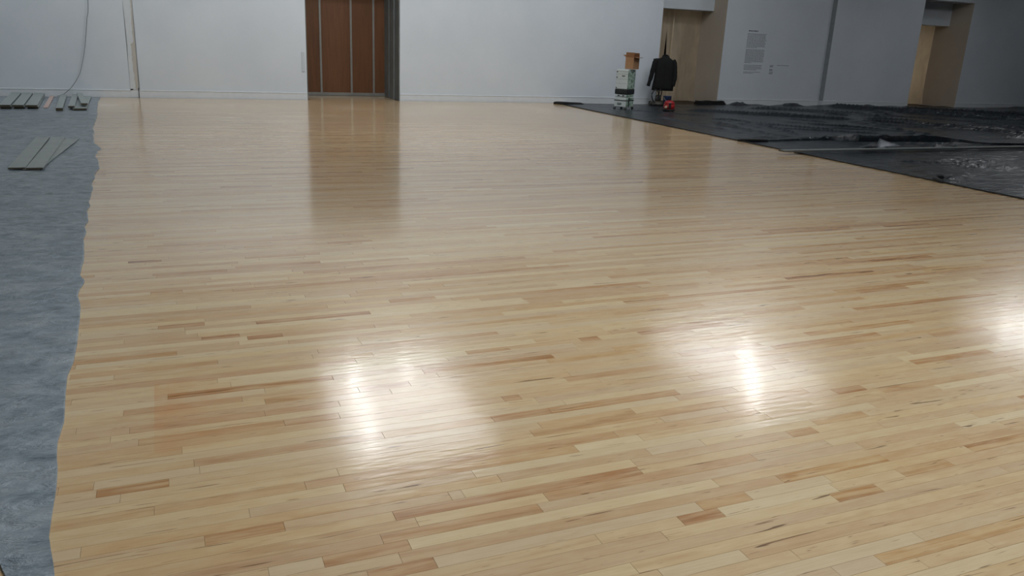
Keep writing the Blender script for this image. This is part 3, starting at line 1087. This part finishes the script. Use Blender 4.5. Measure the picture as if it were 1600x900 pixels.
head = plain('dark_vinyl_ink', srgb(78, 84, 88), 0.7, var=0.03)
lines('heading', txt, 0.02, 0.34, 1.975, 1, .03, .026, 1.0, mat=head)
tag(lines('text_paragraph', txt, 0.0, 0.655, 1.895, 13, .0295, .0125, .55), kind='stuff')
tag(lines('text_paragraph', txt, 0.0, 0.655, 1.483, 13, .0285, .0125, .35), kind='stuff')
tag(lines('text_paragraph', txt, 0.0, 0.615, 1.075, 5, .030, .0125, .72), kind='stuff')
tag(lines('text_paragraph', txt, 0.0, 0.615, 0.895, 2, .030, .0125, .55), kind='stuff')
cr = tag(empty('credit_text', (15.59, WY, 0)), 'three tiny blocks of grey credits on the wall right of the long text', 'wall text')
for z in (1.09, .985, .905):
    lines('credit_block', cr, 0.0, 0.13, z, 3, .022, .013, .8, wmin=.02, wmax=.05, mat=head)
ct = tag(empty('caption_text', (15.84, WY, 0)), 'single thin line of grey caption text right of the credit blocks', 'wall text')
lines('caption_line', ct, 0.0, 0.40, 1.095, 1, .02, .014, 1.0)

# ------------------------------------------------------------------ tool case stack
case_w = plain('case_white', srgb(206, 214, 212), 0.5, var=0.06, scale=5)
kk = N('case_side')
vv = kk.coords(obj=True)
kk.set(Base_Color=kk.ramp(kk.noise(vv, 14, 3, 0.6), [(0.45, srgb(176, 192, 184)), (0.52, srgb(150, 176, 158)), (0.62, srgb(70, 112, 80)), (0.7, srgb(60, 74, 64))]), Roughness=0.55)
case_s = kk.m
dark = plain('case_dark', srgb(36, 40, 40), 0.5)
cx, cy = 10.12, 17.20
RZ = math.radians(-56)
W2, D2 = 0.155, 0.20


def case(z0, z1, label, name, latches=(), stripe=None, inset=0.0, mat_front=None):
    r = empty(name, (cx, cy, z0), RZ)
    tag(r, label, 'case' if name != 'dust_extractor' else 'dust extractor', 'cases stacked on the castor base')
    h = z1 - z0
    w, d = W2 - inset, D2 - inset
    bm = bmesh.new()
    add_box(bm, -w, w, -d, d, 0.0, h * 0.97, 0.012, seg=2)
    b = from_bm('body', bm, case_w, r)
    b.data.materials.append(case_s)
    for p in b.data.polygons:
        if p.normal.x > 0.7: p.material_index = 1
    return r, w, d, h


# dust extractor base on castors
r, w, d, h = case(0.06, 0.285, 'pale grey castor base at the bottom of the tool case stack', 'dust_extractor')
bm = bmesh.new()
add_box(bm, -w - .006, w + .006, -d - .006, d + .006, h * .60, h * .70, 0.004)
from_bm('rim', bm, dark, r)
bm = bmesh.new()
add_box(bm, -.075, .035, -d - .012, -d + .002, h * .2, h * .42, 0.01)
from_bm('port', bm, plain('port_grey', srgb(120, 128, 126), .6), r)
for sx in (-1, 1):
    for sy in (-1, 1):
        bm = bmesh.new()
        x_, y_ = sx * (w - .012), sy * (d - .012)
        bmesh.ops.create_cone(bm, cap_ends=True, segments=16, radius1=0.03, radius2=0.03, depth=0.022, matrix=Matrix.Translation((x_, y_, -0.0335)) @ Matrix.Rotation(math.pi / 2, 4, 'X'))
        b2 = bmesh.new()
        for q_ in (-.017, .013):
            add_box(b2, x_ - .01, x_ + .01, y_ + q_, y_ + q_ + .004, -0.035, 0.004, 0.001)
        add_box(b2, x_ - .014, x_ + .014, y_ - .018, y_ + .018, 0.0, 0.006, 0.001)
        ca = from_bm('castor', b2, M['metal'], r)
        from_bm('wheel', bm, M['rubber'], ca)
bm = bmesh.new()
add_box(bm, w, w + .016, -d * .5, -d * .25, 0.0, h * .95, 0.004)
from_bm('side_latch', bm, dark, r)
# thin band case
r, w, d, h = case(0.287, 0.345, 'thin pale case between the castor base and the black case', 'tool_case', inset=0.003)
for x_ in (-.08, .04):
    bm = bmesh.new()
    add_box(bm, x_, x_ + .05, -d - .008, -d + .002, h * .3, h * .75, 0.003)
    from_bm('latch', bm, dark, r)
# black case
r = empty('tool_case', (cx, cy, 0.347), RZ)
tag(r, 'flat black case in the middle of the tool case stack', 'case', 'cases stacked on the castor base')
bm = bmesh.new()
add_box(bm, -W2 - .006, W2 + .006, -D2 - .006, D2 + .006, 0, 0.118, 0.014, seg=2)
from_bm('body', bm, plain('black_case', srgb(26, 32, 32), 0.5), r)
bm = bmesh.new()
add_box(bm, -.05, .05, -D2 - .016, -D2, .035, .075, 0.006)
from_bm('latch', bm, dark, r)
# tall white case
r, w, d, h = case(0.467, 0.925, 'tall white case on top of the stack, under the cardboard box', 'tool_case')
bm = bmesh.new()
bm2 = [(-.005, -d - .004, h * .68), (.075, -d - .004, h * .70), (.075, -d - .004, h * .62), (.04, -d - .004, h * .66)]
add_box(bm, -.005, .075, -d - .010, -d + .002, h * .635, h * .675, 0.004)
from_bm('latch', bm, dark, r)
for z_ in (.28, .5, .74, .88):
    bm = bmesh.new()
    add_box(bm, -w - .002, w + .002, -d - .002, d + .002, h * z_ - .003, h * z_ + .003)
    from_bm('joint', bm, plain('case_joint', srgb(150, 160, 158), .6), r)
for x_, z_ in ((-w + .01, .82), (-w + .01, .55), (-w + .01, .03)):
    bm = bmesh.new()
    add_box(bm, x_, x_ + .03, -d - .008, -d + .002, h * z_, h * z_ + .025, 0.003)
    from_bm('clip', bm, dark, r)

# cardboard box with open flaps
card = plain('cardboard', srgb(166, 126, 90), 0.85, var=0.06, scale=12)
card_d = plain('cardboard_inner', srgb(128, 88, 56), 0.9, var=0.06, scale=12)
bx = empty('cardboard_box', (10.24, 17.16, 0.927), RZ)
tag(bx, 'small open brown cardboard box on top of the tool case stack', 'box')
bw, bd, bh, t = 0.105, 0.155, 0.27, 0.004
bm = bmesh.new()
for a in ((-bw, bw, -bd, bd, 0, t), (-bw, bw, -bd, -bd + t, 0, bh), (-bw, bw, bd - t, bd, 0, bh), (-bw, -bw + t, -bd, bd, 0, bh), (bw - t, bw, -bd, bd, 0, bh)):
    add_box(bm, *a)
from_bm('carton', bm, card, bx)
for nm, piv, axis, ang, (fw, fd) in (('flap', (0, -bd, bh), 'X', -8, (2 * bw, .105)), ('flap', (0, bd, bh), 'X', 12, (2 * bw, .095)),
                                     ('flap', (bw, 0, bh), 'Y', 96, (2 * bd, .10)), ('flap', (-bw, 0, bh), 'Y', -60, (2 * bd, .09))):
    bm = bmesh.new()
    if axis == 'X':
        add_box(bm, -fw / 2, fw / 2, -t / 2, t / 2, 0, fd)
    else:
        add_box(bm, -t / 2, t / 2, -fw / 2, fw / 2, 0, fd)
    bmesh.ops.transform(bm, matrix=Matrix.Translation(piv) @ Matrix.Rotation(math.radians(ang), 4, axis), verts=bm.verts)
    from_bm(nm, bm, card_d, bx)

# ------------------------------------------------------------------ upright floor machine, jacket, bucket
fmx, fmy = 11.72, 18.22
fm = empty('floor_machine', (fmx, fmy, 0.0))
tag(fm, 'upright floor machine with hoses standing under the black jacket', 'floor machine')
gm = plain('machine_grey', srgb(66, 62, 54), 0.5)
lathe('base_housing', [(0, .015), (.20, .015), (.21, .05), (.20, .085), (.14, .11), (.06, .125), (0, .125)], gm, fm, 28)
lathe('motor', [(0, .10), (.075, .10), (.08, .16), (.075, .24), (.04, .27), (0, .27)], plain('motor_dark', srgb(44, 42, 38), .45), fm, 20)
for s_ in (-1, 1):
    tube('handle_tube', [(s_ * .05, .03, .08), (s_ * .05, .05, .6), (s_ * .05, .06, 1.14)], .013, M['metal'], fm, 8, 3)
tube('hand_grip', [(-.20, .06, 1.14), (0, .06, 1.16), (.20, .06, 1.14)], .016, M['rubber'], fm, 8, 4)
tube('hose', [(-.02, -.05, .22), (-.08, -.10, .36), (-.17, -.08, .40), (-.235, -.06, .28), (-.20, -.08, .14), (-.13, -.13, .05), (-.25, -.16, .03)], .016, M['rubber'], fm, 8, 6)
tube('hose', [(.05, -.04, .22), (.03, -.09, .36), (-.02, -.10, .42), (-.05, -.10, .30), (-.04, -.09, .18)], .014, M['rubber'], fm, 8, 6)
for s_ in (-1, 1):
    bm = bmesh.new()
    bmesh.ops.create_cone(bm, cap_ends=True, segments=18, radius1=.055, radius2=.055, depth=.03, matrix=Matrix.Translation((s_ * .15, .12, .055)) @ Matrix.Rotation(math.pi / 2, 4, 'Y'))
    from_bm('wheel', bm, M['rubber'], fm)

bk = empty('bucket', (11.84, 17.98, 0.012))
tag(bk, 'dark blue bucket behind the red canister, under the jacket', 'bucket')
lathe('pail', [(0, 0), (.075, 0), (.09, .02), (.105, .24), (.112, .25), (.105, .252), (.098, .245), (.085, .02), (0, .012)], plain('bucket_blue', srgb(44, 58, 92), .45), bk, 24)
hd = tube('handle', [(-.108, 0, .23), (-.09, -.07, .15), (0, -.115, .11), (.09, -.07, .15), (.108, 0, .23)], .004, M['metal'], bk, 6, 5)
tube('grip', [(-.03, -.108, .113), (0, -.115, .11), (.03, -.108, .113)], .008, M['rubber'], hd, 8, 3)

# jacket: one garment with body, sleeves and collar, hanging from the grip
jk = empty('jacket', (11.83, 18.22, 0.36), math.radians(-22))
tag(jk, 'long black jacket hung over the floor machine in front of the wall opening', 'jacket')
blk = N('black_cloth')
bv = blk.coords(obj=True)
blk.set(Base_Color=blk.ramp(blk.noise(bv, 9, 4), [(0.3, srgb(8, 8, 9)), (0.7, srgb(15, 15, 16))]), Roughness=0.9, Normal=blk.bump(blk.noise(bv, 40, 3), .3, .004))
blk = blk.m


def loft(bm, secs, n=28):
    rings = []
    for (cxx, cyy, z, a, b, rip) in secs:
        ring = []
        for k in range(n):
            t = 2 * math.pi * k / n
            q = 1 + rip * math.sin(t * 5 + z * 3) + rip * 0.6 * math.sin(t * 9 + z * 7)
            ca, sa = math.cos(t), math.sin(t)
            ring.append(bm.verts.new((cxx + a * q * math.copysign(abs(ca) ** 0.75, ca), cyy + b * q * math.copysign(abs(sa) ** 0.8, sa), z)))
        rings.append(ring)
    for r0, r1 in zip(rings, rings[1:]):
        for k in range(n):
            bm.faces.new((r0[k], r0[(k + 1) % n], r1[(k + 1) % n], r1[k]))
    bm.faces.new(rings[0])
    bm.faces.new(rings[-1])


bm = bmesh.new()
loft(bm, [(.0, 0, 0.02, .265, .10, .05), (.0, 0, .12, .262, .105, .045), (0.0, 0, .35, .245, .10, .03), (0, 0, .55, .235, .10, .02), (0, 0, .68, .235, .095, .012),
          (0, 0, .755, .22, .08, .008), (0, 0, .80, .165, .065, 0), (0, 0, .835, .10, .055, 0), (0, 0, .87, .055, .045, 0)])
from_bm('body', bm, blk, jk, True)
bm = bmesh.new()
add_tube(bm, spline([(-.19, 0, .775), (-.26, -.01, .69), (-.30, -.02, .50), (-.33, -.02, .34), (-.385, -.03, .12)], 5), [.05] + [.068] * 5 + [.062] * 6 + [.055] * 5 + [.045] * 4, 14)
from_bm('sleeve', bm, blk, jk, True)
bm = bmesh.new()
add_tube(bm, spline([(.19, 0, .775), (.24, -.01, .69), (.265, -.02, .50), (.275, -.05, .34), (.245, -.07, .14)], 5), [.05] + [.068] * 5 + [.064] * 6 + [.058] * 5 + [.048] * 4, 14)
from_bm('sleeve', bm, blk, jk, True)
bm = bmesh.new()
add_tube(bm, spline([(-.09, -.055, .80), (-.06, .0, .875), (0, .05, .89), (.06, .0, .875), (.09, -.055, .80)], 5), .022, 8)
from_bm('collar', bm, blk, jk, True)
bm = bmesh.new()
add_box(bm, -.008, .008, -.108, -.098, .05, .74, .002)
from_bm('placket', bm, blk, jk)

# ------------------------------------------------------------------ round red canister
rc = empty('canister_vacuum', (11.02, 16.62, 0.008), math.radians(-28))
tag(rc, 'small round red canister vacuum standing on the black plastic', 'canister vacuum')
red = plain('red_plastic', srgb(158, 30, 30), 0.35, var=0.05)
lathe('tub', [(0, .03), (.10, .03), (.128, .06), (.136, .11), (.132, .155), (.12, .165), (0, .165)], red, rc, 28)
lathe('lid', [(.125, .163), (.128, .18), (.11, .215), (.075, .24), (.03, .25), (0, .252)], plain('red_lid', srgb(150, 24, 26), .4), rc, 28)
lathe('knob', [(0, .25), (.014, .25), (.012, .275), (.016, .285), (0, .292)], M['rubber'], rc, 12)
lathe('bumper', [(.115, .015), (.14, .02), (.142, .045), (.125, .052)], M['rubber'], rc, 28)
bm = bmesh.new()
bmesh.ops.create_cone(bm, cap_ends=True, segments=18, radius1=.034, radius2=.028, depth=.05, matrix=Matrix.Translation((-.08, -.11, .10)) @ Matrix.Rotation(math.pi / 2, 4, 'X') @ Matrix.Rotation(-.6, 4, 'Y'))
o = from_bm('hose_port', bm, plain('cream_plastic', srgb(196, 176, 150), .5), rc)
bm = bmesh.new()
t = [(0.0, -.137, .19), (.035, -.14, .12), (.01, -.145, .06), (-.03, -.142, .11)]
add_box(bm, -.022, .030, -.150, -.125, .07, .20, .006)
from_bm('front_vent', bm, M['rubber'], rc)
for a in (.5, 2.1, 3.9, 5.4):
    bm = bmesh.new()
    bmesh.ops.create_icosphere(bm, subdivisions=2, radius=.018, matrix=Matrix.Translation((.11 * math.cos(a), .11 * math.sin(a), .019)))
    from_bm('castor', bm, M['rubber'], rc, True)


# ------------------------------------------------------------------ ceiling light panels (their glow mirrors in the varnish)
def emit(name, col, s):
    k = N(name)
    k.set(Base_Color=(0.8, 0.8, 0.8, 1), Roughness=0.5)
    k.b.inputs['Emission Color'].default_value = (*col, 1)
    k.b.inputs['Emission Strength'].default_value = s
    return k.m


dif = emit('panel_diffuser', (0.95, 0.97, 1.0), 3.5)
tb = emit('bare_bulb', (0.97, 0.99, 1.0), 24.0)
fr_m = plain('light_frame', srgb(210, 212, 214), 0.5)
for x0, x1, y0, y1, bulbs, lab in ((2.3, 4.8, 11.0, 14.9, ((2.95, 14.3), (2.9, 13.7), (2.85, 12.7), (2.75, 11.9), (4.05, 14.5)), 'ceiling light panel mirrored nearest the middle of the floor'),
                            (9.7, 12.0, 10.9, 14.9, ((11.3, 13.2), (10.75, 12.3), (10.3, 11.6), (9.95, 11.1)), 'ceiling light panel mirrored right of the middle of the floor'),
                            (18.5, 21.0, 11.3, 14.0, ((18.35, 12.3), (18.9, 12.0), (18.6, 11.5), (19.4, 12.5)), 'ceiling light panel mirrored at the right edge of the floor')):
    r = empty('ceiling_light', (x0, y0, ROOM_H))
    tag(r, lab, 'ceiling light', 'ceiling light panels')
    w, d = x1 - x0, y1 - y0
    bm = bmesh.new()
    for a in ((0, w, 0, .05), (0, w, d - .05, d), (0, .05, .05, d - .05), (w - .05, w, .05, d - .05)):
        add_box(bm, *a, -.09, 0)
    from_bm('frame', bm, fr_m, r)
    bm = bmesh.new()
    add_box(bm, .05, w - .05, .05, d - .05, -.06, -.05)
    from_bm('diffuser', bm, dif, r)
    for bx_, by_ in bulbs:
        bm = bmesh.new()
        bmesh.ops.create_icosphere(bm, subdivisions=2, radius=0.07, matrix=Matrix.Translation((bx_ - x0, by_ - y0, -.15)))
        from_bm('bulb', bm, tb, r, True)
